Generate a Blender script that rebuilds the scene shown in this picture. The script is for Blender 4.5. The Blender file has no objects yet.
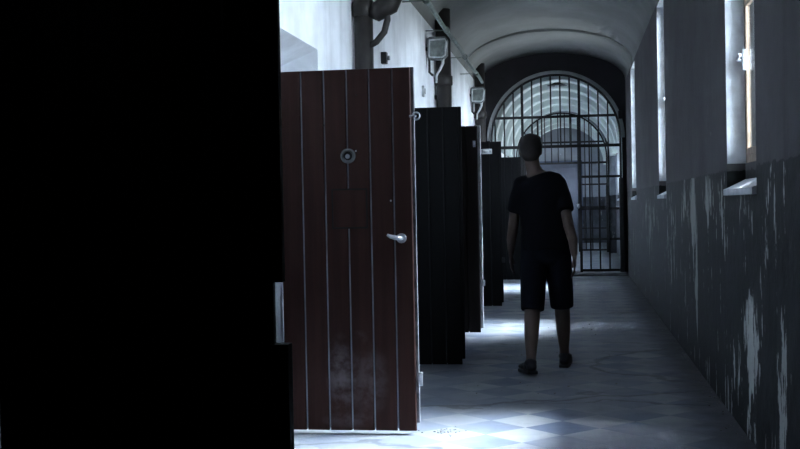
import bpy, bmesh, math, random
from mathutils import Vector, Matrix
random.seed(7)
C = bpy.context.scene.collection
PI = math.pi

# ------------------------------------------------------------------ materials
def new_mat(name):
    m = bpy.data.materials.new(name); m.use_nodes = True
    nt = m.node_tree; nt.nodes.clear()
    out = nt.nodes.new('ShaderNodeOutputMaterial')
    b = nt.nodes.new('ShaderNodeBsdfPrincipled')
    nt.links.new(b.outputs[0], out.inputs[0])
    return m, nt, b

def N(nt, t, **kw):
    n = nt.nodes.new(t)
    for k, v in kw.items():
        if k.startswith('i_'):
            key = k[2:]
            n.inputs[int(key) if key.isdigit() else key.replace('_', ' ')].default_value = v
        else: setattr(n, k, v)
    return n

def mth(nt, op, a, b=None, c=None, clamp=False):
    n = nt.nodes.new('ShaderNodeMath'); n.operation = op; n.use_clamp = clamp
    for i, v in enumerate((a, b, c)):
        if v is None: continue
        if isinstance(v, (int, float)): n.inputs[i].default_value = v
        else: nt.links.new(v, n.inputs[i])
    return n.outputs[0]

def mixc(nt, fac, a, b):
    n = nt.nodes.new('ShaderNodeMix'); n.data_type = 'RGBA'
    for sock, v in ((n.inputs[0], fac), (n.inputs[6], a), (n.inputs[7], b)):
        if isinstance(v, (int, float)): sock.default_value = v
        elif isinstance(v, tuple): sock.default_value = (*v, 1)
        else: nt.links.new(v, sock)
    return n.outputs[2]

def noise(nt, vec, scale, detail=4, rough=.55, stretch=None):
    if stretch:
        mp = nt.nodes.new('ShaderNodeMapping'); mp.inputs['Scale'].default_value = stretch
        nt.links.new(vec, mp.inputs[0]); vec = mp.outputs[0]
    n = N(nt, 'ShaderNodeTexNoise', i_Scale=scale, i_Detail=detail, i_Roughness=rough)
    nt.links.new(vec, n.inputs['Vector'])
    return n.outputs['Fac']

def step(nt, v, lo, hi):
    n = N(nt, 'ShaderNodeMapRange'); n.interpolation_type = 'SMOOTHSTEP'
    nt.links.new(v, n.inputs[0]); n.inputs[1].default_value = lo; n.inputs[2].default_value = hi
    return n.outputs[0]

def bump(nt, b, h, s, d=.01):
    n = N(nt, 'ShaderNodeBump', i_Strength=s, i_Distance=d)
    nt.links.new(h, n.inputs['Height']); nt.links.new(n.outputs[0], b.inputs['Normal'])

def worn(name, col, var=.25, scale=6, rough=.6, metal=0, bs=.25, spec=.4, col2=None, c2amt=.6):
    m, nt, b = new_mat(name)
    tc = N(nt, 'ShaderNodeTexCoord').outputs['Object']
    n1 = noise(nt, tc, scale)
    dark = tuple(c*(1-var) for c in col); lite = tuple(min(1, c*(1+var)) for c in col)
    c = mixc(nt, step(nt, n1, .3, .7), dark, lite)
    if col2:
        n2 = noise(nt, tc, scale*2.3, 6, .65)
        c = mixc(nt, mth(nt, 'MULTIPLY', step(nt, n2, .58, .68), c2amt), c, col2)
    nt.links.new(c, b.inputs['Base Color'])
    b.inputs['Roughness'].default_value = rough; b.inputs['Metallic'].default_value = metal
    b.inputs['Specular IOR Level'].default_value = spec
    bump(nt, b, noise(nt, tc, scale*8), bs, .003)
    return m

# floor: diagonal squares of pale and slate blue cement tiles, worn, with cracks
def floor_mat():
    m, nt, b = new_mat('floor_tiles')
    geo = N(nt, 'ShaderNodeNewGeometry'); pos = geo.outputs['Position']
    mp = N(nt, 'ShaderNodeMapping'); mp.inputs['Rotation'].default_value = (0, 0, PI/4)
    mp.inputs['Location'].default_value = (.116, .012, 0)
    nt.links.new(pos, mp.inputs[0])
    sx = N(nt, 'ShaderNodeSeparateXYZ'); nt.links.new(mp.outputs[0], sx.inputs[0])
    s = 1/.29
    fx = mth(nt, 'MULTIPLY', sx.outputs[0], s); fy = mth(nt, 'MULTIPLY', sx.outputs[1], s)
    par = mth(nt, 'FLOORED_MODULO', mth(nt, 'ADD', mth(nt, 'FLOOR', fx), mth(nt, 'FLOOR', fy)), 2.0)
    # per-tile random tone
    cb = N(nt, 'ShaderNodeCombineXYZ')
    nt.links.new(mth(nt, 'FLOOR', fx), cb.inputs[0]); nt.links.new(mth(nt, 'FLOOR', fy), cb.inputs[1])
    wn = N(nt, 'ShaderNodeTexWhiteNoise', noise_dimensions='2D'); nt.links.new(cb.outputs[0], wn.inputs['Vector'])
    light = mixc(nt, wn.outputs['Value'], (.27, .28, .30), (.34, .355, .37))
    blue = mixc(nt, wn.outputs['Value'], (.105, .135, .20), (.165, .195, .26))
    base = mixc(nt, par, light, blue)
    wear = step(nt, noise(nt, pos, 1.3, 5, .6), .34, .60)
    base = mixc(nt, mth(nt, 'MULTIPLY', wear, .88), base, (.21, .225, .26))
    # dirt
    d = step(nt, noise(nt, pos, 3.1, 7, .7), .50, .78)
    base = mixc(nt, mth(nt, 'MULTIPLY', d, .35), base, (.07, .07, .075))
    # joints
    jx = mth(nt, 'ABSOLUTE', mth(nt, 'SUBTRACT', mth(nt, 'FRACT', fx), .5))
    jy = mth(nt, 'ABSOLUTE', mth(nt, 'SUBTRACT', mth(nt, 'FRACT', fy), .5))
    j = step(nt, mth(nt, 'MAXIMUM', jx, jy), .487, .497)
    base = mixc(nt, mth(nt, 'MULTIPLY', j, .35), base, (.16, .17, .19))
    # cracks running across the corridor
    dist = N(nt, 'ShaderNodeTexNoise', i_Scale=1.6, i_Detail=5)
    nt.links.new(pos, dist.inputs['Vector'])
    vm = N(nt, 'ShaderNodeVectorMath', operation='MULTIPLY_ADD')
    nt.links.new(dist.outputs['Color'], vm.inputs[0]); vm.inputs[1].default_value = (1.2, 1.2, 0)
    nt.links.new(pos, vm.inputs[2])
    mp2 = N(nt, 'ShaderNodeMapping'); mp2.inputs['Scale'].default_value = (.35, 1.0, 1)
    nt.links.new(vm.outputs[0], mp2.inputs[0])
    vo = N(nt, 'ShaderNodeTexVoronoi', feature='DISTANCE_TO_EDGE', i_Scale=.62)
    nt.links.new(mp2.outputs[0], vo.inputs['Vector'])
    cr = mth(nt, 'SUBTRACT', 1.0, step(nt, vo.outputs['Distance'], .004, .016))
    base = mixc(nt, mth(nt, 'MULTIPLY', cr, .5), base, (.03, .03, .035))
    # darker, ragged-edged strip along the right wall
    sp = N(nt, 'ShaderNodeSeparateXYZ'); nt.links.new(pos, sp.inputs[0])
    g = mth(nt, 'ADD', sp.outputs[0], mth(nt, 'MULTIPLY', noise(nt, pos, 5, 5), .35))
    gr = step(nt, g, .72, 1.0)
    base = mixc(nt, mth(nt, 'MULTIPLY', gr, .8), base, (.06, .06, .065))
    nt.links.new(base, b.inputs['Base Color'])
    r = N(nt, 'ShaderNodeMapRange'); nt.links.new(noise(nt, pos, 4, 4), r.inputs[0])
    r.inputs[3].default_value = .36; r.inputs[4].default_value = .68
    nt.links.new(r.outputs[0], b.inputs['Roughness'])
    b.inputs['Specular IOR Level'].default_value = .22
    h = mth(nt, 'SUBTRACT', noise(nt, pos, 7, 5), mth(nt, 'MULTIPLY', mth(nt, 'MAXIMUM', j, cr), .5))
    bump(nt, b, h, .25, .01)
    return m

# plaster wall with an oil-paint dado up to 1.42 m, flaking in patches
def wall_mat(name, up, dado, flake, spots, general=.0):
    m, nt, b = new_mat(name)
    geo = N(nt, 'ShaderNodeNewGeometry'); pos = geo.outputs['Position']
    sp = N(nt, 'ShaderNodeSeparateXYZ'); nt.links.new(pos, sp.inputs[0])
    Y, Z = sp.outputs[1], sp.outputs[2]
    n1 = noise(nt, pos, 1.6, 5, .6)
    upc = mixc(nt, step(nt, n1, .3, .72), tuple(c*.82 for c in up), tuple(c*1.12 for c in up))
    st = noise(nt, pos, 3.0, 5, .6, (1, 1.8, .12))
    upc = mixc(nt, mth(nt, 'MULTIPLY', step(nt, st, .5, .75), .30), upc, tuple(c*.5 for c in up))
    n2 = noise(nt, pos, 2.2, 6, .65)
    dc = mixc(nt, step(nt, n2, .35, .7), tuple(c*.7 for c in dado), tuple(c*1.35 for c in dado))
    # flakes: sharp vertical runs gated by broad spots on the wall
    fl = noise(nt, pos, 13, 6, .62, (1, 1.0, .22))
    fl2 = noise(nt, pos, 34, 5, .6, (1, 1.0, .4))
    gate = None
    for (y, z, ry, rz, a) in spots:
        dy = mth(nt, 'DIVIDE', mth(nt, 'SUBTRACT', Y, y), ry); dz = mth(nt, 'DIVIDE', mth(nt, 'SUBTRACT', Z, z), rz)
        r2 = mth(nt, 'ADD', mth(nt, 'MULTIPLY', dy, dy), mth(nt, 'MULTIPLY', dz, dz))
        g = mth(nt, 'MULTIPLY', mth(nt, 'SUBTRACT', 1.0, r2, clamp=True), a)
        gate = g if gate is None else mth(nt, 'MAXIMUM', gate, g)
    score = mth(nt, 'ADD', mth(nt, 'MULTIPLY', fl, .75), mth(nt, 'MULTIPLY', fl2, .25))
    score = mth(nt, 'ADD', score, mth(nt, 'MULTIPLY', gate, .22))
    mask = step(nt, score, .615 - general, .622 - general)
    dcol = mixc(nt, mask, dc, mixc(nt, n2, tuple(c*.75 for c in flake), tuple(c*1.15 for c in flake)))
    edge = mth(nt, 'ADD', Z, mth(nt, 'MULTIPLY', mth(nt, 'SUBTRACT', noise(nt, pos, 9, 6, .7), .5), .07))
    isup = step(nt, edge, 1.415, 1.422)
    # tiny dents in the plaster
    vo = N(nt, 'ShaderNodeTexVoronoi', i_Scale=2.4); nt.links.new(pos, vo.inputs['Vector'])
    dn = mth(nt, 'SUBTRACT', 1.0, step(nt, vo.outputs['Distance'], .03, .045))
    upc = mixc(nt, mth(nt, 'MULTIPLY', dn, .7), upc, tuple(min(1, c*2.2) for c in up))
    nt.links.new(mixc(nt, isup, dcol, upc), b.inputs['Base Color'])
    rg = mth(nt, 'ADD', .6, mth(nt, 'MULTIPLY', mth(nt, 'MAXIMUM', isup, mask), .35))
    nt.links.new(rg, b.inputs['Roughness']); b.inputs['Specular IOR Level'].default_value = .18
    h = mth(nt, 'SUBTRACT', noise(nt, pos, 10, 6, .6), mth(nt, 'MULTIPLY', mask, .4))
    bump(nt, b, h, .35, .012)
    return m

def vault_mat(name, col):
    m, nt, b = new_mat(name)
    pos = N(nt, 'ShaderNodeNewGeometry').outputs['Position']
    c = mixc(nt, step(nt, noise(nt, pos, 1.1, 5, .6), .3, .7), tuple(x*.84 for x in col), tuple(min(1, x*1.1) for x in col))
    nt.links.new(c, b.inputs['Base Color']); b.inputs['Roughness'].default_value = .85
    b.inputs['Specular IOR Level'].default_value = .2
    bump(nt, b, noise(nt, pos, 6, 5), .2, .01)
    return m

# door paint: flat colour with dusty smudges low on the leaf
def door_mat(name, col, smudge=0.0, grain=.2):
    m, nt, b = new_mat(name)
    tc = N(nt, 'ShaderNodeTexCoord').outputs['Object']
    sp = N(nt, 'ShaderNodeSeparateXYZ'); nt.links.new(tc, sp.inputs[0])
    g = noise(nt, tc, 20, 6, .6, (1, 1, .05))
    c = mixc(nt, step(nt, g, .3, .7), tuple(x*(1-grain) for x in col), tuple(x*(1+grain) for x in col))
    if smudge:
        for (cx, cz, rx, rz, a) in ((.29, .33, .09, .24, .9), (.44, .30, .13, .22, .45), (.40, .53, .05, .05, .5), (.33, .08, .16, .05, .4)):
            dx = mth(nt, 'DIVIDE', mth(nt, 'SUBTRACT', sp.outputs[0], cx), rx)
            dz = mth(nt, 'DIVIDE', mth(nt, 'SUBTRACT', sp.outputs[2], cz), rz)
            r2 = mth(nt, 'ADD', mth(nt, 'MULTIPLY', dx, dx), mth(nt, 'MULTIPLY', dz, dz))
            k = mth(nt, 'SUBTRACT', 1.0, r2, clamp=True)
            n = step(nt, noise(nt, tc, 9, 6, .65), .36, .66)
            c = mixc(nt, mth(nt, 'MULTIPLY', mth(nt, 'MULTIPLY', k, n), a*smudge), c, (.22, .19, .20))
    nt.links.new(c, b.inputs['Base Color'])
    b.inputs['Roughness'].default_value = .6; b.inputs['Specular IOR Level'].default_value = .1
    bump(nt, b, g, .15, .002)
    return m

M = {}
M['floor'] = floor_mat()
SP = [(8.9, 1.15, .32, .50, .95), (8.75, .65, .16, .55, .8), (6.05, .50, .34, .34, .95), (5.2, .38, .16, .40, .85),
      (9.6, 1.22, .5, .25, .5), (7.9, 1.28, .3, .22, .75), (7.15, 1.15, .2, .35, .4), (6.3, 1.2, .3, .2, .35), (11.0, .9, .9, .5, .35),
      (7.0, .08, 2.4, .16, .3), (6.6, .3, .25, .3, .5), (14, 1.0, 1.5, .4, .3), (5.5, 1.1, .4, .25, .3)]
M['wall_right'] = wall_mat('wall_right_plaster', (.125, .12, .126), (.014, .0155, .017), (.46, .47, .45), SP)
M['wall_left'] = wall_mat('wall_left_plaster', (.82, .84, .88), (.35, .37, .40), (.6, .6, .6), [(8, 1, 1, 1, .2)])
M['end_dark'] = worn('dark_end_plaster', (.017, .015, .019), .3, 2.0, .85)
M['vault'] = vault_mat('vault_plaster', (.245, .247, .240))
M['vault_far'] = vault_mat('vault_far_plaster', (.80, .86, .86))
M['vault_shade'] = vault_mat('vault_shade_plaster', (.30, .33, .32))  # darker copy of the far plaster: shading between the ribs put into the colour
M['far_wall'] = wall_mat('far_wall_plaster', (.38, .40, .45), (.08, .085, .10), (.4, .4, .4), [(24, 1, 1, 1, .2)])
M['stone'] = worn('white_stone', (.62, .65, .70), .15, 9, .6)
M['trim'] = worn('grey_arch_plaster', (.36, .37, .38), .15, 6, .8)
M['step'] = worn('grey_stone', (.20, .20, .22), .2, 5, .7)
M['frame'] = worn('cream_window_paint', (.34, .25, .18), .2, 14, .5, col2=(.2, .15, .1))
M['brown'] = door_mat('brown_door_paint', (.036, .0155, .013), .6)
M['brown_dark'] = door_mat('dark_brown_door_paint', (.012, .0085, .008), 0)
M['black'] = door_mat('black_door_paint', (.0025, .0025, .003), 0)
M['groove'] = worn('pale_groove', (.22, .23, .27), .35, 3, .7)
M['groove_dark'] = worn('dark_groove', (.004, .004, .005), .1, 5, .8)
M['edge'] = worn('worn_lit_door_edge', (.14, .14, .155), .45, 16, .6)  # grey covers worn paint and, painted in, window light along the edge
M['edge_lit'] = worn('lit_door_edge', (.55, .57, .60), .25, 12, .6)  # pale tone paints in the window light on the door edge
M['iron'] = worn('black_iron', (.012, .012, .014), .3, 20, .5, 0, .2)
M['rust'] = worn('dark_pipe_paint', (.022, .019, .018), .3, 12, .5)
M['steel'] = worn('scuffed_steel', (.55, .56, .60), .25, 30, .38, .75)
M['galv'] = worn('galvanised_conduit', (.20, .23, .22), .3, 14, .5, .2)
M['lampgrey'] = worn('grey_lamp_paint', (.12, .13, .13), .25, 18, .55)
M['lampwhite'] = worn('pale_lamp_trim', (.52, .54, .55), .25, 18, .5)
M['skin'] = worn('skin', (.11, .075, .062), .1, 6, .6)
M['shirt'] = worn('navy_cloth', (.004, .0045, .007), .25, 30, .9, spec=.1)
M['shorts'] = worn('black_cloth', (.007, .008, .013), .25, 30, .9, spec=.1)
M['hair'] = worn('dark_hair', (.012, .009, .008), .3, 60, .7)
M['shoe'] = worn('black_shoe', (.010, .010, .013), .2, 20, .6)
M['sole'] = worn('shoe_sole', (.03, .03, .035), .2, 20, .7)
M['fardoor'] = worn('blue_grey_door_paint', (.12, .13, .17), .15, 3, .6)
M['fartrim'] = worn('dark_blue_trim', (.10, .12, .18), .15, 5, .6)
M['chips'] = worn('plaster_chips', (.25, .25, .25), .3, 40, .8)

def glass_mat():
    m = bpy.data.materials.new('window_glass'); m.use_nodes = True
    nt = m.node_tree; nt.nodes.clear()
    out = nt.nodes.new('ShaderNodeOutputMaterial')
    t = N(nt, 'ShaderNodeBsdfTransparent', i_Color=(.93, .96, .96, 1))
    g = N(nt, 'ShaderNodeBsdfGlossy', i_Roughness=.08)
    fr = N(nt, 'ShaderNodeFresnel', i_IOR=1.2)
    mx = N(nt, 'ShaderNodeMixShader')
    nt.links.new(fr.outputs[0], mx.inputs[0]); nt.links.new(t.outputs[0], mx.inputs[1]); nt.links.new(g.outputs[0], mx.inputs[2])
    nt.links.new(mx.outputs[0], out.inputs[0])
    return m
M['glass'] = glass_mat()
def lens_mat():
    m, nt, b = new_mat('spy_lens')
    b.inputs['Base Color'].default_value = (.25, .27, .30, 1); b.inputs['Roughness'].default_value = .15
    return m
M['lens'] = lens_mat()

# ------------------------------------------------------------------ mesh builder
class MB:
    def __init__(s): s.bm = bmesh.new(); s.mi = 0
    def _f(s, vs, smooth=False):
        try: f = s.bm.faces.new(vs)
        except ValueError: return None
        f.material_index = s.mi; f.smooth = smooth; return f
    def box(s, x0, x1, y0, y1, z0, z1, bev=0):
        b = bmesh.new()
        v = [b.verts.new((x, y, z)) for x in (x0, x1) for y in (y0, y1) for z in (z0, z1)]
        for q in ((0, 1, 3, 2), (4, 6, 7, 5), (0, 4, 5, 1), (2, 3, 7, 6), (0, 2, 6, 4), (1, 5, 7, 3)):
            b.faces.new([v[i] for i in q])
        bmesh.ops.recalc_face_normals(b, faces=b.faces)
        if bev: bmesh.ops.bevel(b, geom=b.edges[:], offset=bev, segments=2, affect='EDGES', profile=.6)
        s.merge(b); return s
    def merge(s, b, mat=None):
        if mat: b.transform(mat)
        mp = {v: s.bm.verts.new(v.co) for v in b.verts}
        for f in b.faces: s._f([mp[v] for v in f.verts], f.smooth)
        b.free()
    def prism(s, poly, axis, a, c):   # poly: 2D points in the plane normal to the axis
        def P(u, v, w): return {'x': (w, u, v), 'y': (u, w, v), 'z': (u, v, w)}[axis]
        b = bmesh.new()
        A = [b.verts.new(P(u, v, a)) for u, v in poly]; B = [b.verts.new(P(u, v, c)) for u, v in poly]
        n = len(poly)
        b.faces.new(A); b.faces.new(B[::-1])
        for i in range(n): b.faces.new((A[i], B[i], B[(i+1) % n], A[(i+1) % n]))
        bmesh.ops.recalc_face_normals(b, faces=b.faces)
        s.merge(b); return s
    def tube(s, pts, r, n=12, cap=True, squash=None):
        pts = [Vector(p) for p in pts]
        rs = r if isinstance(r, (list, tuple)) else [r]*len(pts)
        rings = []; ref = None
        for i, p in enumerate(pts):
            d = (pts[min(i+1, len(pts)-1)] - pts[max(i-1, 0)]).normalized()
            if ref is None:
                ref = Vector((1, 0, 0)) if abs(d.x) < .9 else Vector((0, 1, 0))
            u = (ref - d*ref.dot(d)).normalized(); ref = u; w = d.cross(u)
            a, bb = (rs[i], rs[i]) if not isinstance(rs[i], (tuple, list)) else rs[i]
            rings.append([s.bm.verts.new(p + u*a*math.cos(t*2*PI/n) + w*bb*math.sin(t*2*PI/n)) for t in range(n)])
        for i in range(len(rings)-1):
            for t in range(n):
                s._f((rings[i][t], rings[i][(t+1) % n], rings[i+1][(t+1) % n], rings[i+1][t]), True)
        if cap: s._f(rings[0][::-1]); s._f(rings[-1])
        return s
    def ball(s, c, r, sub=2):
        b = bmesh.new(); bmesh.ops.create_icosphere(b, subdivisions=sub, radius=1)
        rr = r if isinstance(r, (tuple, list)) else (r, r, r)
        for f in b.faces: f.smooth = True
        s.merge(b, Matrix.Translation(c) @ Matrix.Diagonal((*rr, 1))); return s
    def ring(s, c, R, r, axis='y', n=24, k=8, a0=0, a1=2*PI):
        c = Vector(c); full = abs(a1-a0-2*PI) < 1e-6; m = n if full else n+1
        rings = []
        for i in range(m):
            a = a0+(a1-a0)*i/n
            e1 = {'y': Vector((math.cos(a), 0, math.sin(a))), 'x': Vector((0, math.cos(a), math.sin(a))), 'z': Vector((math.cos(a), math.sin(a), 0))}[axis]
            ax = {'y': Vector((0, 1, 0)), 'x': Vector((1, 0, 0)), 'z': Vector((0, 0, 1))}[axis]
            rings.append([s.bm.verts.new(c + e1*(R + r*math.cos(t*2*PI/k)) + ax*r*math.sin(t*2*PI/k)) for t in range(k)])
        for i in range(m if full else m-1):
            for t in range(k):
                j = (i+1) % m
                s._f((rings[i][t], rings[i][(t+1) % k], rings[j][(t+1) % k], rings[j][t]), True)
        return s
    def build(s, name, mats, parent=None):
        bmesh.ops.recalc_face_normals(s.bm, faces=s.bm.faces)
        me = bpy.data.meshes.new(name); s.bm.to_mesh(me); s.bm.free()
        for m in (mats if isinstance(mats, (list, tuple)) else [mats]): me.materials.append(M[m])
        o = bpy.data.objects.new(name, me); C.objects.link(o); o.parent = parent
        return o

def tag(o, label=None, cat=None, group=None, kind=None):
    if label: o['label'] = label
    if cat: o['category'] = cat
    if group: o['group'] = group
    if kind: o['kind'] = kind
    return o
def empty(name, loc, rz=0):
    o = bpy.data.objects.new(name, None); C.objects.link(o); o.empty_display_size = .1
    o.location = loc; o.rotation_euler = (0, 0, rz); return o
def copy_tree(o, parent=None):
    c = o.copy(); C.objects.link(c); c.parent = parent
    for ch in [x for x in bpy.data.objects if x.parent == o]: copy_tree(ch, c)
    return c

# ------------------------------------------------------------------ dimensions
XL, XR = -1.62, .88            # corridor walls
XC = (XL+XR)/2; HW = (XR-XL)/2
Y0, YG, Y2, Y3 = -1.6, 20.0, 28.5, 36.0
SPR, RISE = 3.32, .53
GX, GR, GZ = -.315, 1.125, 2.35  # gate arch centre, radius, springing height
def vz(x, h=0): return SPR + (RISE+h)*math.sqrt(max(0, 1-((x-XC)/HW)**2))

# ------------------------------------------------------------------ room shell
f = MB(); f.box(-2.3, 1.3, Y0-.2, Y3+.6, -.12, 0); tag(f.build('floor', 'floor'), kind='structure')

def vault(y0, y1, mb, cx, hw, spr, rise, t=.25, n=40):
    ang = [PI*i/n for i in range(n+1)]
    inn = [(cx - hw*math.cos(a), spr + rise*math.sin(a)) for a in ang]
    out = [(cx - (hw+t)*math.cos(a), spr + (rise+t)*math.sin(a)) for a in ang]
    V = [[mb.bm.verts.new((x, y, z)) for x, z in P] for y in (y0, y1) for P in (inn, out)]
    for i in range(n):
        mb._f((V[0][i], V[0][i+1], V[2][i+1], V[2][i]), True)
        mb._f((V[1][i], V[1][i+1], V[3][i+1], V[3][i]), True)
        mb._f((V[0][i], V[0][i+1], V[1][i+1], V[1][i])); mb._f((V[2][i], V[2][i+1], V[3][i+1], V[3][i]))
    return mb
cl = MB(); vault(Y0-.2, 17.45, cl, XC, HW, SPR, RISE+.02); vault(17.45, YG, cl, XC, HW, SPR, RISE-.02)
vault(9.9, 10.5, cl, XC, HW, SPR, RISE-.03)
tag(cl.build('ceiling', 'vault'), kind='structure')
c2 = MB(); FX, FH = -.28, 1.27
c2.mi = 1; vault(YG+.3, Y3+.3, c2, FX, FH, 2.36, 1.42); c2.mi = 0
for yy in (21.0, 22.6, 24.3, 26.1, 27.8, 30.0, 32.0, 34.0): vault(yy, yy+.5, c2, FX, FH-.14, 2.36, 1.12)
tag(c2.build('ceiling.001', ['vault_far', 'vault_shade']), kind='structure')

# right wall with window openings
WINS = [(5.83, 6.93), (11.45, 12.42), (16.95, 18.15)]
WB, WT, XO = 1.46, 3.29, 1.12
def right_wall(mb, wins, a, b, x0, x1, top):
    y = a
    for (p, q) in wins:
        mb.box(x0, x1, y, p, 0, top); mb.box(x0, x1, p, q, WT, top)
        mb.prism([(x0, 0), (x1, 0), (x1, WB), (x0+.105, WB), (x0+.105, 1.35), (x0, 1.295)], 'y', p, q)
        y = q
    mb.box(x0, x1, y, b, 0, top)
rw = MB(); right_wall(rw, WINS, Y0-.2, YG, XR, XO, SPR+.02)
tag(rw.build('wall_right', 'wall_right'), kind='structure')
FW = [(21.0, 23.7), (24.6, 27.3), (29.6, 31.6), (32.8, 35.0)]
FXR = FX+FH
r2 = MB(); right_wall(r2, FW, YG+.3, Y3+.3, FXR, FXR+.24, 2.42); 
# the far windows are lower than the near ones: fill above them is part of the wall
tag(r2.build('wall_right.001', 'far_wall'), kind='structure')

# left wall with a splayed recess behind every cell door
DY = [3.0, 6.18, 8.78, 11.0, 13.84, 16.1, 18.62]
lw = MB(); y = Y0-.2; XB = -2.05
for i, d in enumerate(DY):
    p, q, top = d+.06, d+1.07, 2.265
    if i not in (0, 1): q, top = d+.86, 2.06
    lw.box(XB, XL, y, p, 0, SPR+.02)
    lw.prism([(XL, top), (XL, SPR+.02), (XB, SPR+.02), (XB, top-.17)], 'y', p, q)
    y = q
lw.box(XB, XL, y, YG, 0, SPR+.02); lw.box(XB-.1, XB, Y0-.2, YG, 0, SPR+.02)
tag(lw.build('wall_left', 'wall_left'), kind='structure')
l2 = MB(); FXL = FX-FH; l2.box(FXL-.3, FXL, YG+.3, Y3+.3, 0, 2.42)
tag(l2.build('wall_left.001', 'wall_left'), kind='structure')

bw = MB(); bw.box(-2.3, 1.3, Y0-.3, Y0, 0, 4.2); tag(bw.build('wall_back', 'end_dark'), kind='structure')

# cross walls with the round arch, pale rim round the opening
def cross_wall(y0, y1, name, mats, bright):
    mb = MB(); n = 48
    arch = [(GX-GR, 0)] + [(GX - GR*math.cos(PI*i/n), GZ + GR*math.sin(PI*i/n)) for i in range(n+1)] + [(GX+GR, 0)]
    outer = [(-2.3, 0), (-2.3, 4.3)] ; 
    # strips from arch to outer box
    def out(p, i):
        k = (i)/(len(arch)-1)
        if k < .12: return (-2.3, p[1])
        if k > .88: return (1.3, p[1])
        return (-2.3 + 3.6*(k-.12)/.76, 4.3)
    O = [out(p, i) for i, p in enumerate(arch)]
    vs = [[mb.bm.verts.new((x, yy, z)) for x, z in P] for yy in (y0, y1) for P in (arch, O)]
    for i in range(len(arch)-1):
        mb.mi = 0; mb._f((vs[0][i], vs[0][i+1], vs[1][i+1], vs[1][i])); mb._f((vs[2][i], vs[2][i+1], vs[3][i+1], vs[3][i]))
        mb._f((vs[1][i], vs[1][i+1], vs[3][i+1], vs[3][i]))
        mb.mi = 1; mb._f((vs[0][i], vs[0][i+1], vs[2][i+1], vs[2][i]), True)
    return tag(mb.build(name, mats), kind='structure')
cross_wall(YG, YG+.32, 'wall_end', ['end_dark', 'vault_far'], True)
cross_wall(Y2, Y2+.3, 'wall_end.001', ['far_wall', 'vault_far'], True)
# pale plaster moulding round the first arch
t = MB(); n = 48
for i in range(n):
    a, b = PI*i/n, PI*(i+1)/n
    P = lambda r, a: (GX - r*math.cos(a), GZ + r*math.sin(a))
    t.prism([P(GR-.005, a), P(GR+.05, a), P(GR+.05, b), P(GR-.005, b)], 'y', YG-.035, YG+.02)
tag(t.build('trim_1', 'trim'), kind='structure')
t = MB(); t.box(GX-GR-.1, XR-.01, YG-.28, YG+.36, 0, .055, .012); tag(t.build('trim_2', 'step'), kind='structure')
e3 = MB(); e3.box(-2.3, 1.4, Y3, Y3+.3, 0, 4.2); tag(e3.build('wall_far', 'far_wall'), kind='structure')
dd = empty('door_7', (-.42, Y3-.02, 0)); tag(dd, kind='structure')
q = MB(); q.box(-.56, .56, -.05, .01, 0, 2.45)
q.box(-.5, -.04, -.07, -.05, .15, 1.1, .01); q.box(.04, .5, -.07, -.05, .15, 1.1, .01); q.box(-.5, -.04, -.07, -.05, 1.25, 2.35, .01); q.box(.04, .5, -.07, -.05, 1.25, 2.35, .01)
q.build('door_leaf', 'fardoor', dd)
q = MB(); q.box(-.66, -.56, -.09, .01, 0, 2.55); q.box(.56, .66, -.09, .01, 0, 2.55); q.box(-.56, .56, -.09, .01, 2.45, 2.55); q.build('door_frame', 'fartrim', dd)

# ------------------------------------------------------------------ windows
def window(i, y0, y1, xw, zt, latch_z):
    w = empty('window_%d' % i, (xw+.11, (y0+y1)/2, WB)); tag(w, kind='structure')
    h = (y1-y0)/2; H = zt-WB
    fr = MB(); a, b = .0, .03; s = .045
    fr.box(a, b, -h, -h+s, 0, H, .004); fr.box(a, b, h-s, h, 0, H, .004)
    fr.box(a, b, -h+s, h-s, 0, s, .004); fr.box(a, b, -h+s, h-s, H-s, H, .004)
    fr.build('window_frame', 'frame', w)
    sh = MB(); s2 = .04
    for (p, q_) in ((-h+s, -.012), (.012, h-s)):
        sh.box(-.006, .018, p, p+s2, s, H-s, .004); sh.box(-.006, .018, q_-s2, q_, s, H-s, .004)
        sh.box(-.006, .018, p+s2, q_-s2, s, s+s2, .004); sh.box(-.006, .018, p+s2, q_-s2, H-s-s2, H-s, .004)
        sh.box(-.002, .016, p+s2, q_-s2, H*.5-.014, H*.5+.014, .003)
    sa = sh.build('sash', 'frame', w)
    g = MB()
    g.box(.005, .008, -h+s+s2-.004, -.012-s2+.004, s+s2-.004, H-s-s2+.004); g.box(.005, .008, .012+s2-.004, h-s-s2+.004, s+s2-.004, H-s-s2+.004)
    g.build('pane', 'glass', sa)
    l = MB(); z = latch_z-WB
    yl = h-.10
    l.box(-.03, -.008, yl-.015, yl+.015, z-.06, z+.06, .004); l.tube([(-.025, yl, z), (-.055, yl, z), (-.06, yl-.03, z+.005), (-.062, yl-.11, z+.012)], .010, 8)
    l.ball((-.062, yl-.11, z+.012), .014, 1)
    l.build('latch', 'steel', w)
    rv = MB(); rv.box(-.108, -.002, h-.004, h+.001, -.0, H); rv.box(-.108, -.002, -h-.001, -h+.004, 0, H); rv.box(-.108, -.002, -h, h, H-.004, H+.001)
    rv.build('reveal_lining', 'stone', w)
    sl = MB(); x0 = -.11
    sl.prism([(x0-.022, -.185), (x0-.022, -.150), (x0, -.142), (-.006, -.092), (-.006, -.109), (x0+.001, -.163), (x0+.0, -.185)], 'y', -h-.0, h+.0)
    sl.build('sill', 'stone', w)
    return w
for i, (a, b) in enumerate(WINS): window(i+1, a, b, XR, WT, [2.05, 2.3, 2.10][i])
for i, (a, b) in enumerate(FW): window(i+4, a, b, FXR, WT if 0 else 2.42, 1.9)

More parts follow.
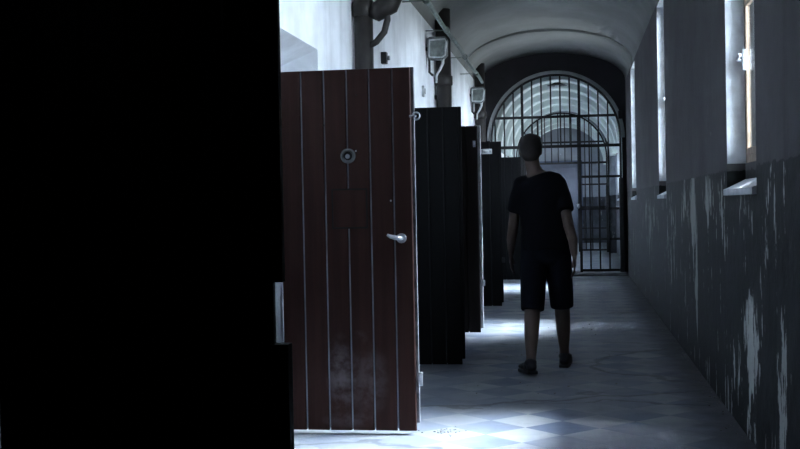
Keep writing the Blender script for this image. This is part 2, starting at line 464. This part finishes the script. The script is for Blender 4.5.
# portals let the sky in through each window
def portal(y0, y1, x, z0, z1):
    L = bpy.data.lights.new('window_portal', 'AREA'); L.shape = 'RECTANGLE'; L.size = z1-z0; L.size_y = y1-y0
    L.cycles.is_portal = True
    o = bpy.data.objects.new('window_portal', L); C.objects.link(o)
    o.location = (x, (y0+y1)/2, (z0+z1)/2); o.rotation_euler = (0, PI/2, 0)   # -Z axis to -X
for a, b in WINS: portal(a, b, XO+.01, WB, WT)
for a, b in FW: portal(a, b, FXR+.25, WB, 2.42)

# ------------------------------------------------------------------ cell doors
def cell_door(n, yd, xo, label, mat, lip, groove, ang=0, notch=False, rich=False, hinge_x=-1.575, lipw=.02, thick=.028):
    w = xo-hinge_x
    d = empty('door_%d' % n, (hinge_x, yd, 0), ang); tag(d, label, kind='structure')
    H = 2.0; z0 = .025
    nb = 6; bw = (w-lipw)/nb
    E_ = [0] + [k*bw for k in range(1, nb)] + [w-lipw]
    if rich: E_ = [-.028, .094, .222, .349, .474, .602, w-.016]
    pl = MB()
    for k in range(nb):
        a, b = E_[k], E_[k+1]
        g = .0045
        x0, x1 = a+g*(k > 0), b-g*(k < nb-1)
        segs = [(z0, H)]
        if notch and k == nb-1:
            segs = [(z0, .883), (1.050, H)]
            pl.prism([(x0, 0), (x1-.022, 0), (x1-.022, .022), (x0, .022)], 'z', .883, 1.050)
            pl.box(x1-.001, x1+.036, .004, .022, z0, .883)
        for (s0, s1) in segs:
            pl.prism([(x0, .004), (x0+.004, 0), (x1-.004, 0), (x1, .004), (x1, .022), (x0, .022)], 'z', s0, s1)
    pl.build('planks', mat, d)
    gv = MB()
    for k in range(1, nb):
        a = E_[k]
        if rich and k == 3:
            gv.box(a-.0045, a+.0045, .008, .020, z0+.01, 1.135); gv.box(a-.0045, a+.0045, .008, .020, 1.345, 1.49); gv.box(a-.0045, a+.0045, .008, .020, 1.57, H-.005)
        else: gv.box(a-.0045, a+.0045, .008, .020, z0+.01, H-.005)
    gv.build('groove', groove, d)
    bk = MB()
    if notch:
        bk.box(.0, w+.016, .022, .022+thick, .065, .883); bk.box(.0, w-.028, .022, .022+thick, .883, 1.050); bk.box(.0, w, .022, .022+thick, 1.050, H+.004)
    else: bk.box(.0, w, .022, .022+thick, .065, H+.004, .002)
    bk.build('backing_frame', lip, d)
    hg = MB()
    for z in (.3, 1.72):
        hg.tube([(-.012, .012, z-.06), (-.012, .012, z+.06)], .012, 10); hg.box(-.045, .0, .010, .016, z-.04, z+.04)
    hg.build('hinge', 'iron', d)
    return d, w

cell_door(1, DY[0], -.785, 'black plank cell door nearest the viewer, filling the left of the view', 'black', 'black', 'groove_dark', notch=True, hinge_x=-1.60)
d1, w1 = cell_door(2, DY[1], -.857, 'reddish brown plank cell door with round spyhole and steel lever', 'brown', 'edge', 'groove', rich=True)
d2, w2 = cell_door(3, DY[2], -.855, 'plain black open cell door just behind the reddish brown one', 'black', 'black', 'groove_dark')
d3, w3 = cell_door(4, DY[3], -.885, 'dark brown open cell door with an edge painted bright as if window-lit', 'brown_dark', 'edge_lit', 'groove_dark', ang=-.03, lipw=.028, thick=.034)
d4, w4 = cell_door(5, DY[4], -.868, 'black open cell door with bright steel latch near its top, behind the bright-edged door', 'black', 'black', 'groove_dark')
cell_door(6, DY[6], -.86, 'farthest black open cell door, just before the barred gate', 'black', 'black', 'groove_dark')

# hardware of the brown door (local x = world x + 1.575)
X = lambda wx: wx+1.575
l = MB(); l.tube([(X(-.935), 0, 1.075), (X(-.935), -.014, 1.075)], .027, 16)
l.tube([(X(-.935), -.01, 1.075), (X(-.935), -.045, 1.075), (X(-.95), -.055, 1.078), (X(-.985), -.057, 1.086), (X(-1.005), -.055, 1.096)], [.012, .012, .013, .011, .007], 10)
l.build('door_lever', 'steel', d1)
s = MB(); s.mi = 0; s.ring((X(-1.222), -.004, 1.529), .033, .009); s.mi = 1; s.tube([(X(-1.222), .002, 1.529), (X(-1.222), -.003, 1.529)], .030, 20)
sp_ = s.build('spyhole', ['lampgrey', 'groove_dark'], d1)
s = MB(); s.ball((X(-1.224), -.008, 1.526), (.014, .008, .014)); s.build('spyhole_lens', 'lens', sp_)
h = MB(); x0, x1, z0, z1 = X(-1.31), X(-1.128), 1.14, 1.342
h.box(x0, x1, -.006, .006, z0, z1, .003)
fh = h.build('food_hatch', 'brown', d1)
h = MB(); g = .009
for q_ in ((x0-g, x0, z0-g, z1+g), (x1, x1+g, z0-g, z1+g), (x0, x1, z0-g, z0), (x0, x1, z1, z1+g)): h.box(q_[0], q_[1], -.001, .006, q_[2], q_[3])
h.build('hatch_gap', 'groove_dark', fh)
for (x, z) in ((X(-1.178), 1.555), (X(-1.355), 1.70), (X(-.99), 1.28), (X(-1.17), 1.86)):
    b = MB(); b.ball((x, -.002, z), (.006, .004, .006), 1); b.build('nail_head', 'steel' if z < 1.6 else 'rust', d1)
r = MB(); r.ring((w1+.016, -.012, 1.735), .019, .0045); r.tube([(w1-.022, -.008, 1.735), (w1+.016, -.008, 1.735)], .007, 8); r.ball((w1+.008, -.014, 1.732), .007, 1)
r.build('ring_bolt', 'steel', d1)
r = MB(); r.box(w1, w1+.022, .0, .02, .27, .335, .004); r.tube([(w1+.012, .01, .335), (w1+.012, .01, .345)], .010, 8); r.build('strike_catch', 'steel', d1)
def catch(d, w, z, sc=1, dx=0, mat='steel'):
    r = MB(); r.box(w-.012+dx, w+.024*sc+dx, -.012, .004, z-.028*sc, z+.028*sc, .004)
    r.box(w+.008*sc+dx, w+.020*sc+dx, -.02, -.010, z-.018*sc, z+.018*sc, .002); r.build('strike_catch', mat, d)
catch(d3, w3, .50, 1.0); catch(d3, w3, 1.44, .5, -.01)
r = MB(); r.box(.62, .645, -.008, .003, 1.80, 1.86, .003); r.box(.626, .639, -.02, -.006, 1.815, 1.845, .003); r.build('keyhole_plate', 'steel', d3)
r = MB(); r.box(.47, .60, -.02, .002, 1.855, 1.915, .004); r.tube([(.50, -.025, 1.885), (.585, -.025, 1.885)], .014, 10); r.ball((.585, -.03, 1.885), .02, 1); r.build('slide_bolt', 'lampwhite', d4)
catch(d4, w4, .58, 1.1, 0, 'iron')

# ------------------------------------------------------------------ pipes, conduit, lamps on the left wall
def drain_pipe(y, label, branch, R=.088):
    xp = XL+R*1.18+.004; p = empty('drain_pipe', (xp, y, 0)); tag(p, label, 'pipe', 'drain pipes on the left wall')
    b = MB(); b.tube([(0, 0, .0), (0, 0, 3.56)], R, 24); b.build('pipe', 'rust', p)
    for z in (1.0, 2.72):
        c = MB(); c.tube([(0, 0, z-.06), (0, 0, z-.05), (0, 0, z+.05), (0, 0, z+.06)], [R*1.02, R*1.17, R*1.17, R*1.02], 24); c.build('collar', 'rust', p)
    if branch:
        s = MB(); s.tube([(.0, -.02, 2.42), (.10, -.03, 2.47), (.16, -.03, 2.54), (.185, -.03, 2.63), (.18, -.03, 2.72)], .024, 12)
        s.tube([(.06, -.03, 2.70), (.10, -.03, 2.69), (.2, -.03, 2.74), (.25, -.03, 2.84), (.25, -.03, 3.1)], [.05, .075, .08, .075, .07], 16)
        s.build('branch_pipe', 'rust', p)
    else:
        s = MB(); s.box(-R*1.18, -R*.6, -.04, .04, 2.5, 2.55); s.build('wall_clip', 'rust', p)
drain_pipe(8.45, 'dark cast iron drain pipe with swan-neck branch, above the reddish brown door', True, .070)
drain_pipe(13.55, 'dark drain pipe behind the nearer grey wall lamp', False, .09)
drain_pipe(18.9, 'dark drain pipe beside the arch, behind the farther wall lamp', False, .086)

cd = empty('electric_conduit', (-1.385, 10.3, 3.085)); tag(cd, 'grey metal conduit running high along the left wall over the lamps', 'conduit')
pts = [(0, yy, .15-.013*yy+.012*math.sin(yy*2.1)) for yy in [x*.5-4.5 for x in range(0, 25)]]
k = MB(); k.tube(pts, .024, 10); k.build('tube', 'galv', cd)
for yy in (-1.0, .75, 2.5, 4.7, 6.4):
    k = MB(); zz = .15-.013*yy; k.tube([(0, yy-.045, zz), (0, yy+.045, zz)], .036, 12); k.tube([(-.235, yy, zz), (-.02, yy, zz)], .006, 6); k.build('coupling', 'galv', cd)

def wall_lamp():
    o = empty('wall_lamp', (0, 0, 0))
    b = MB()
    b.prism([(-.115, -.10), (-.115, .11), (-.09, .125), (.09, .125), (.115, .09), (.105, -.08), (.06, -.13), (-.09, -.125)], 'y', 0, .10)
    b.build('housing', 'lampgrey', o)
    b = MB()
    ring = [(-.095, -.09), (-.085, .09), (.085, .095), (.10, .06), (.085, -.08), (.05, -.105), (-.08, -.10)]
    P = [(x, -.008, z) for x, z in ring]
    b.tube(P + [P[0]], .011, 8); b.build('rim', 'lampwhite', o)
    b = MB(); b.prism([(x*.93, z*.93) for x, z in ring], 'y', -.006, 0); b.build('lens', 'galv', o)
    b = MB(); b.tube([(.05, .03, -.12), (.055, .02, -.17), (.02, .02, -.24), (-.02, .03, -.30), (-.025, .06, -.38)], [.022, .018, .015, .013, .012], 10)
    b.build('cable_tail', 'lampwhite', o)
    b = MB(); b.tube([(-.10, .05, -.03), (-.10, .05, -.26), (-.06, .05, -.30)], .014, 8); b.box(-.17, -.09, .03, .07, -.02, .02, .004); b.build('bracket', 'iron', o)
    return o
lp = wall_lamp(); lp.location = (-1.485, 12.75, 3.0); tag(lp, 'nearer grey bulkhead lamp on the left wall, under the conduit', 'lamp', 'bulkhead lamps')
l2 = copy_tree(lp); l2.location = (-1.49, 18.2, 2.985); tag(l2, 'farther grey bulkhead lamp on the left wall, close to the arch', 'lamp')

def switch_box(x, y, z, label):
    o = empty('switch_box', (x, y, z)); tag(o, label, 'switch', 'switch boxes')
    b = MB(); b.box(0, .05, -.035, .035, -.05, .05, .006); b.build('housing', 'iron', o)
    b = MB(); b.tube([(.05, 0, 0), (.075, 0, .0)], .02, 12); b.build('knob', 'steel', o)
switch_box(XL, 9.75, 2.52, 'small dark switch box right of the swan-neck drain pipe')
o = tag(empty('wall_socket', (XL, 12.4, 2.49)), 'small pale socket box below the nearer wall lamp', 'socket')
b = MB(); b.box(0, .03, -.04, .04, -.06, .06, .006); b.build('housing', 'lampwhite', o)
b = MB(); b.box(.03, .036, -.02, .02, -.03, .03, .002); b.build('face', 'lampgrey', o)

# ------------------------------------------------------------------ barred gate
PX = [-1.315 + .1605*i for i in range(14)]
def gate(y, label, leaf):
    g = empty('barred_gate', (GX, y, 0)); tag(g, label, 'gate', 'barred gates')
    n = 40; r = GR-.03
    P = [(-r, 0, .05)] + [(-r*math.cos(PI*i/n), 0, GZ + r*math.sin(PI*i/n)) for i in range(n+1)] + [(r, 0, .05)]
    b = MB(); b.tube(P, .020, 8); b.build('arch_frame', 'iron', g)
    jl, jr = -.56, .41           # jambs of the central door
    for z, (x0, x1), rr in ((2.73, (-r, r), .022), (2.22, (-r, r), .026)):
        b = MB(); b.box(x0*(1 if z < 2.4 else .94), x1*(1 if z < 2.4 else .94), -.014, .014, z-rr, z+rr); b.build('rail', 'iron', g)
    for x in (jl, jr):
        top = GZ+math.sqrt(r*r-x*x)
        b = MB(); b.box(x-.022, x+.022, -.02, .02, .05, top); b.build('post', 'iron', g)
    for (x0, x1) in ((-r, jl), (jr, r)):
        for z in (1.69, 1.14, .62, .09):
            b = MB(); b.box(x0, x1, -.012, .012, z-.02, z+.02); b.build('rail', 'iron', g)
    k = 0
    for i in range(13):
        x = jr - .160*9 + .160*i + .0
        if abs(x-jl) < .05 or abs(x-jr) < .05 or abs(x) > r-.02: continue
        top = GZ+math.sqrt(r*r-x*x)
        lo = 2.22 if jl < x < jr else .09
        b = MB(); b.tube([(x, 0, lo), (x, 0, top)], .0125, 8); b.build('bar', 'iron', g)
    lk = MB(); lk.box(jr-.05, jr-.0, -.05, .03, 1.10, 1.24, .008); lk.build('lock_case', 'iron', g)
    kk = MB(); kk.tube([(jr-.03, -.05, 1.2), (jr-.03, -.075, 1.2)], .02, 12); kk.ball((jr-.03, -.085, 1.19), (.022, .02, .04)); kk.build('key_plate', 'steel', g)
    hb = MB(); hb.box(r-.03, r+.035, -.06, .0, 2.66, 2.80, .008); hb.build('wall_anchor', 'iron', g)
    hb = MB(); hb.box(r-.035, r+.035, -.05, .02, .03, 1.66, .006); hb.build('strap', 'iron', g)
    if leaf:
        # the open middle leaf, swung away beyond the arch
        w = .93; lf = empty('gate_leaf', (jl+.03, .02, 0), math.radians(97)); lf.parent = g
        b = MB(); b.box(0, .03, -.015, .015, .08, 2.18); b.box(w-.03, w, -.015, .015, .08, 2.18)
        for z in (.09, .62, 1.14, 1.69, 2.17): b.box(0, w, -.012, .012, z-.02, z+.02)
        b.build('leaf_frame', 'iron', lf)
        b = MB()
        for i in range(1, 6): b.tube([(w*i/6, 0, .09), (w*i/6, 0, 2.17)], .0125, 8)
        b.build('leaf_bars', 'iron', lf)
    return g
gate(YG-.06, 'black barred gate with arched top, filling the near archway', True)
gate(Y2-.06, 'second black barred gate, seen far off through the first', False)

lm = tag(empty('hanging_lamp', (-.30, 22.2, 3.70)), 'dark flat-shaded lamp hanging from the vault beyond the gate', 'lamp')
b = MB(); b.tube([(0, 0, .07), (0, 0, -.17)], .012, 8); b.build('stem', 'iron', lm)
b = MB(); b.tube([(0, 0, -.14), (0, 0, -.17), (0, 0, -.205), (0, 0, -.21)], [.03, .09, .19, .19], 24); b.build('shade', 'iron', lm)
b = MB(); b.ball((0, 0, -.22), (.05, .05, .03)); b.build('bulb', 'stone', lm)

# ------------------------------------------------------------------ plaster chips on the floor
b = MB()
for i in range(230):
    if i < 40: x, yv = random.gauss(-.74, .05), random.gauss(6.30, .05)
    elif i < 90: x, yv = random.uniform(-.7, .3), random.uniform(7.5, 12)
    else: x, yv = XR-abs(random.gauss(.0, .05))-.012, random.uniform(4.3, 12.5)
    if x > XR-.012: continue
    r_ = random.uniform(.002, .009); n = random.randint(3, 5); a0 = random.random()*6
    b.prism([(x+r_*math.cos(a0+2*PI*k/n), yv+r_*math.sin(a0+2*PI*k/n)) for k in range(n)], 'z', 0.0, .001+r_*.5)
tag(b.build('plaster_chips', 'chips'), 'fallen plaster chips scattered on the tiles and along the right wall', 'debris', kind='stuff')

# ------------------------------------------------------------------ the person
pr = empty('person', (-.22, 8.65, 0)); tag(pr, 'person in dark t-shirt and knee-length shorts walking away down the corridor', 'person')
def V(x, y, z): return (x+.22, y-8.65, z)
def chain(mb, pts, n=20, balls=True):
    P = [V(*p[:3]) for p in pts]; R = [p[3] for p in pts]
    # refine with smooth interpolation
    mb.tube(P, R, n)
    if balls:
        for p, r in ((P[0], R[0]), (P[-1], R[-1])):
            rr = r if isinstance(r, (int, float)) else min(r)
            mb.ball(p, rr*.98)
    return mb
def remesh(o, vox, it):
    m = o.modifiers.new('union', 'REMESH'); m.mode = 'VOXEL'; m.voxel_size = vox; m.use_smooth_shade = True
    s = o.modifiers.new('soften', 'SMOOTH'); s.factor = .5; s.iterations = it
body = MB()
# torso: (rx, ry) across and front to back; weight on the left leg
TOR = [(-.225, 8.65, .88, (.145, .105)), (-.222, 8.65, .97, (.165, .115)), (-.225, 8.655, 1.07, (.145, .100)), (-.235, 8.66, 1.16, (.145, .10)),
       (-.250, 8.66, 1.27, (.158, .110)), (-.258, 8.655, 1.36, (.168, .106)), (-.272, 8.65, 1.42, (.160, .09)), (-.285, 8.65, 1.46, (.09, .07)), (-.292, 8.65, 1.49, (.06, .06))]
chain(body, TOR, 28)
chain(body, [(-.29, 8.65, 1.44, .060), (-.305, 8.66, 1.52, .055), (-.315, 8.67, 1.57, .055)])
# head
HC = V(-.322, 8.675, 1.655)
body.ball(HC, (.076, .095, .108), 3); body.ball((HC[0], HC[1]+.025, HC[2]-.055), (.056, .068, .062), 3)
body.ball((HC[0], HC[1]+.098, HC[2]-.02), (.012, .02, .022)); body.ball((HC[0], HC[1]+.088, HC[2]-.062), (.026, .012, .010))
for sx in (-1, 1):
    body.ball((HC[0]+sx*.078, HC[1]-.002, HC[2]-.015), (.010, .020, .032))
    body.ball((HC[0]+sx*.030, HC[1]+.088, HC[2]+.006), (.012, .008, .007))
# left (planted) leg, right leg swinging forward
LL = [(-.305, 8.645, .90, .095), (-.315, 8.625, .72, .083), (-.325, 8.60, .50, .060), (-.328, 8.55, .40, .058), (-.332, 8.49, .28, .054), (-.335, 8.42, .13, .036), (-.336, 8.395, .075, .040)]
RL = [(-.14, 8.655, .90, .095), (-.125, 8.73, .73, .083), (-.112, 8.81, .51, .060), (-.108, 8.82, .40, .058), (-.104, 8.82, .29, .054), (-.100, 8.83, .14, .036), (-.100, 8.84, .085, .040)]
chain(body, LL); chain(body, RL)
def foot(mb, hx, hy, hz, yaw, s=1.0, tip=0.0):
    c, sn = math.cos(yaw), math.sin(yaw)
    for (u, v, z, r) in ((0, -.02, .035, (.034, .04, .035)), (0, .05, .038, (.036, .06, .034)), (0, .12, .028, (.042, .06, .024)), (0, .175, .022, (.038, .04, .018))):
        mb.ball((hx+.22 + (u*c - v*sn)*s, hy-8.65 + (u*sn+v*c)*s, hz + z*s - tip*v), tuple(q*s for q in r))
foot(body, -.337, 8.38, .022, .30, tip=.05); foot(body, -.100, 8.83, .012, -.08, tip=-.12)
# arms
LA = [(-.418, 8.655, 1.385, .052), (-.455, 8.665, 1.29, .046), (-.480, 8.69, 1.16, .040), (-.492, 8.72, 1.08, .040), (-.512, 8.79, .98, .036), (-.520, 8.85, .885, .026)]
LA = [(a+.028, b, c, d) for a, b, c, d in LA]
RA = [(-.120, 8.65, 1.385, .052), (-.085, 8.63, 1.29, .046), (-.064, 8.58, 1.16, .040), (-.050, 8.55, 1.08, .040), (-.022, 8.52, .98, .036), (-.012, 8.51, .875, .026)]
for A in (LA, RA): chain(body, A)
def hand(mb, x, y, z, fy, side):
    # palm hanging down, fingers slightly curled, thumb forward
    mb.ball(V(x, y+fy*.004, z-.045), (.016, .040, .048)); mb.ball(V(x, y, z-.01), (.019, .027, .03))
    for k, (oy, ln) in enumerate(((.030, .072), (.010, .080), (-.010, .074), (-.028, .058))):
        b0 = (x, y+oy, z-.080)
        chain(mb, [(b0[0], b0[1], b0[2]+.02, .0095), (b0[0]+side*.003, b0[1]+.002, b0[2]-ln*.45, .0088), (b0[0]+side*.014, b0[1]+.004, b0[2]-ln*.78, .008), (b0[0]+side*.026, b0[1]+.005, b0[2]-ln*.98, .0068)], 8)
    chain(mb, [(x+side*.006, y+.030, z-.025, .012), (x+side*.012, y+.056, z-.055, .0105), (x+side*.018, y+.064, z-.085, .009)], 8)
hand(body, -.494, 8.865, .868, 1, 1); hand(body, -.010, 8.508, .858, 1, -1)
bo = body.build('body', 'skin', pr); remesh(bo, .0065, 4)

def grow(P, g): return [(*p[:3], (p[3]+g if isinstance(p[3], float) else (p[3][0]+g, p[3][1]+g))) for p in P]
sh = MB()
T = grow(TOR[1:8], .018); T[0] = (-.222, 8.65, .90, (.182, .132)); T.insert(1, (-.224, 8.652, .985, (.180, .130)))
T[2] = (-.226, 8.655, 1.07, (.172, .124)); T[3] = (-.237, 8.66, 1.16, (.172, .122))
chain(sh, T, 28, balls=False)
for A in (LA, RA):
    a = A[2]; S = [(A[0][0], A[0][1], A[0][2], .064), (A[1][0], A[1][1], A[1][2], .060), (a[0], a[1], a[2]+.03, .060)]
    chain(sh, S, 20, balls=False); sh.ball(V(*A[0][:3]), .064); sh.ball(V((A[0][0]*.8-.27*.2), 8.65, 1.41), (.09, .068, .055))
so = sh.build('t_shirt', 'shirt', pr); remesh(so, .011, 6)
st = MB(); st.ball(V(-.222, 8.655, .86), (.165, .125, .09)); chain(st, [(-.222, 8.65, .84, (.155, .120)), (-.222, 8.65, .88, (.168, .125)), (-.222, 8.65, .98, (.172, .122))], 28, balls=False)
chain(st, [(-.305, 8.645, .90, .105), (-.315, 8.625, .72, .100), (-.323, 8.605, .54, .092), (-.326, 8.58, .455, .088)], 20, balls=False)
chain(st, [(-.14, 8.655, .90, .105), (-.127, 8.72, .73, .100), (-.114, 8.79, .54, .092), (-.110, 8.80, .455, .088)], 20, balls=False)
so = st.build('shorts', 'shorts', pr); remesh(so, .011, 6)
hr = MB(); hr.ball((HC[0], HC[1]-.018, HC[2]+.022), (.086, .096, .100), 3); hr.ball((HC[0], HC[1]-.045, HC[2]-.04), (.070, .058, .055), 3)
hr.ball((HC[0]+.01, HC[1]+.035, HC[2]+.075), (.070, .06, .045), 3)
ho = hr.build('hair', 'hair', pr); remesh(ho, .010, 3)
for (hx, hy, hz, yw, tip) in ((-.337, 8.38, .022, .30, .05), (-.100, 8.83, .012, -.08, -.12)):
    s = MB(); s.mi = 0; foot(s, hx, hy, hz+.003, yw, 1.16, tip); s.ball(V(hx, hy-.005, hz+.075), (.047, .05, .03))
    shoe = s.build('shoe', 'shoe', pr); remesh(shoe, .008, 2)
    c, sn = math.cos(yw), math.sin(yw)
    q = MB(); prof = [(-.035, -.06), (.035, -.06), (.044, .0), (.050, .12), (.044, .2), (.02, .232), (-.02, .232), (-.046, .2), (-.048, .12), (-.042, 0)]
    B = bmesh.new(); lo = []; hi = []
    for u, v in prof:
        X_, Y_ = hx+.22+u*c-v*sn, hy-8.65+u*sn+v*c
        zb = hz - tip*v*1.0
        lo.append(B.verts.new((X_, Y_, max(.002, zb-.006)))); hi.append(B.verts.new((X_, Y_, max(.02, zb+.014))))
    B.faces.new(lo[::-1]); B.faces.new(hi)
    for k in range(len(prof)): B.faces.new((lo[k], lo[(k+1) % len(prof)], hi[(k+1) % len(prof)], hi[k]))
    q.merge(B); q.build('sole', 'sole', shoe)

# ------------------------------------------------------------------ daylight
w = bpy.data.worlds.new('sky'); bpy.context.scene.world = w; w.use_nodes = True
nt = w.node_tree; nt.nodes.clear()
out = nt.nodes.new('ShaderNodeOutputWorld'); bg = nt.nodes.new('ShaderNodeBackground')
tc = nt.nodes.new('ShaderNodeTexCoord'); sp = nt.nodes.new('ShaderNodeSeparateXYZ'); rp = nt.nodes.new('ShaderNodeValToRGB')
nt.links.new(tc.outputs['Generated'], sp.inputs[0]); nt.links.new(sp.outputs[2], rp.inputs[0])
e = rp.color_ramp.elements; e[0].position = 0.0; e[0].color = (.15, .165, .18, 1); e[1].position = .95; e[1].color = (.05, .06, .08, 1)
x = e.new(.40); x.color = (.30, .36, .44, 1)
x = e.new(.02); x.color = (.74, .84, 1.0, 1)
nt.links.new(rp.outputs[0], bg.inputs[0]); bg.inputs[1].default_value = 62.0
nt.links.new(bg.outputs[0], out.inputs[0])

sn = bpy.data.lights.new('hazy_sun', 'SUN'); sn.energy = 210; sn.angle = math.radians(38); sn.color = (.80, .89, 1.0)
so = bpy.data.objects.new('hazy_sun', sn); C.objects.link(so)
so.rotation_euler = Vector((1.0, .40, 2.0)).to_track_quat('Z', 'Y').to_euler()

# ------------------------------------------------------------------ camera
cam = bpy.data.cameras.new('camera'); co = bpy.data.objects.new('camera', cam); C.objects.link(co)
cam.sensor_width = 36; cam.lens = 1150/800*36; cam.clip_start = .05
def axes(a, p, r):
    F = Vector((-math.sin(a)*math.cos(p), math.cos(a)*math.cos(p), math.sin(p)))
    R0 = Vector((math.cos(a), math.sin(a), 0)); U0 = R0.cross(F)
    return R0*math.cos(r)-U0*math.sin(r), U0*math.cos(r)+R0*math.sin(r), F
R_, U_, F_ = axes(math.radians(8.67), math.radians(-.92), math.radians(1.1))
mat = Matrix((R_, U_, -F_)).transposed().to_4x4(); mat.translation = (0, 0, 1.25)
co.matrix_world = mat
sc = bpy.context.scene; sc.camera = co
sc.view_settings.view_transform = 'Standard'; sc.view_settings.look = 'None'
sc.view_settings.gamma = 1; sc.view_settings.use_curve_mapping = False; sc.view_settings.exposure = 0.0
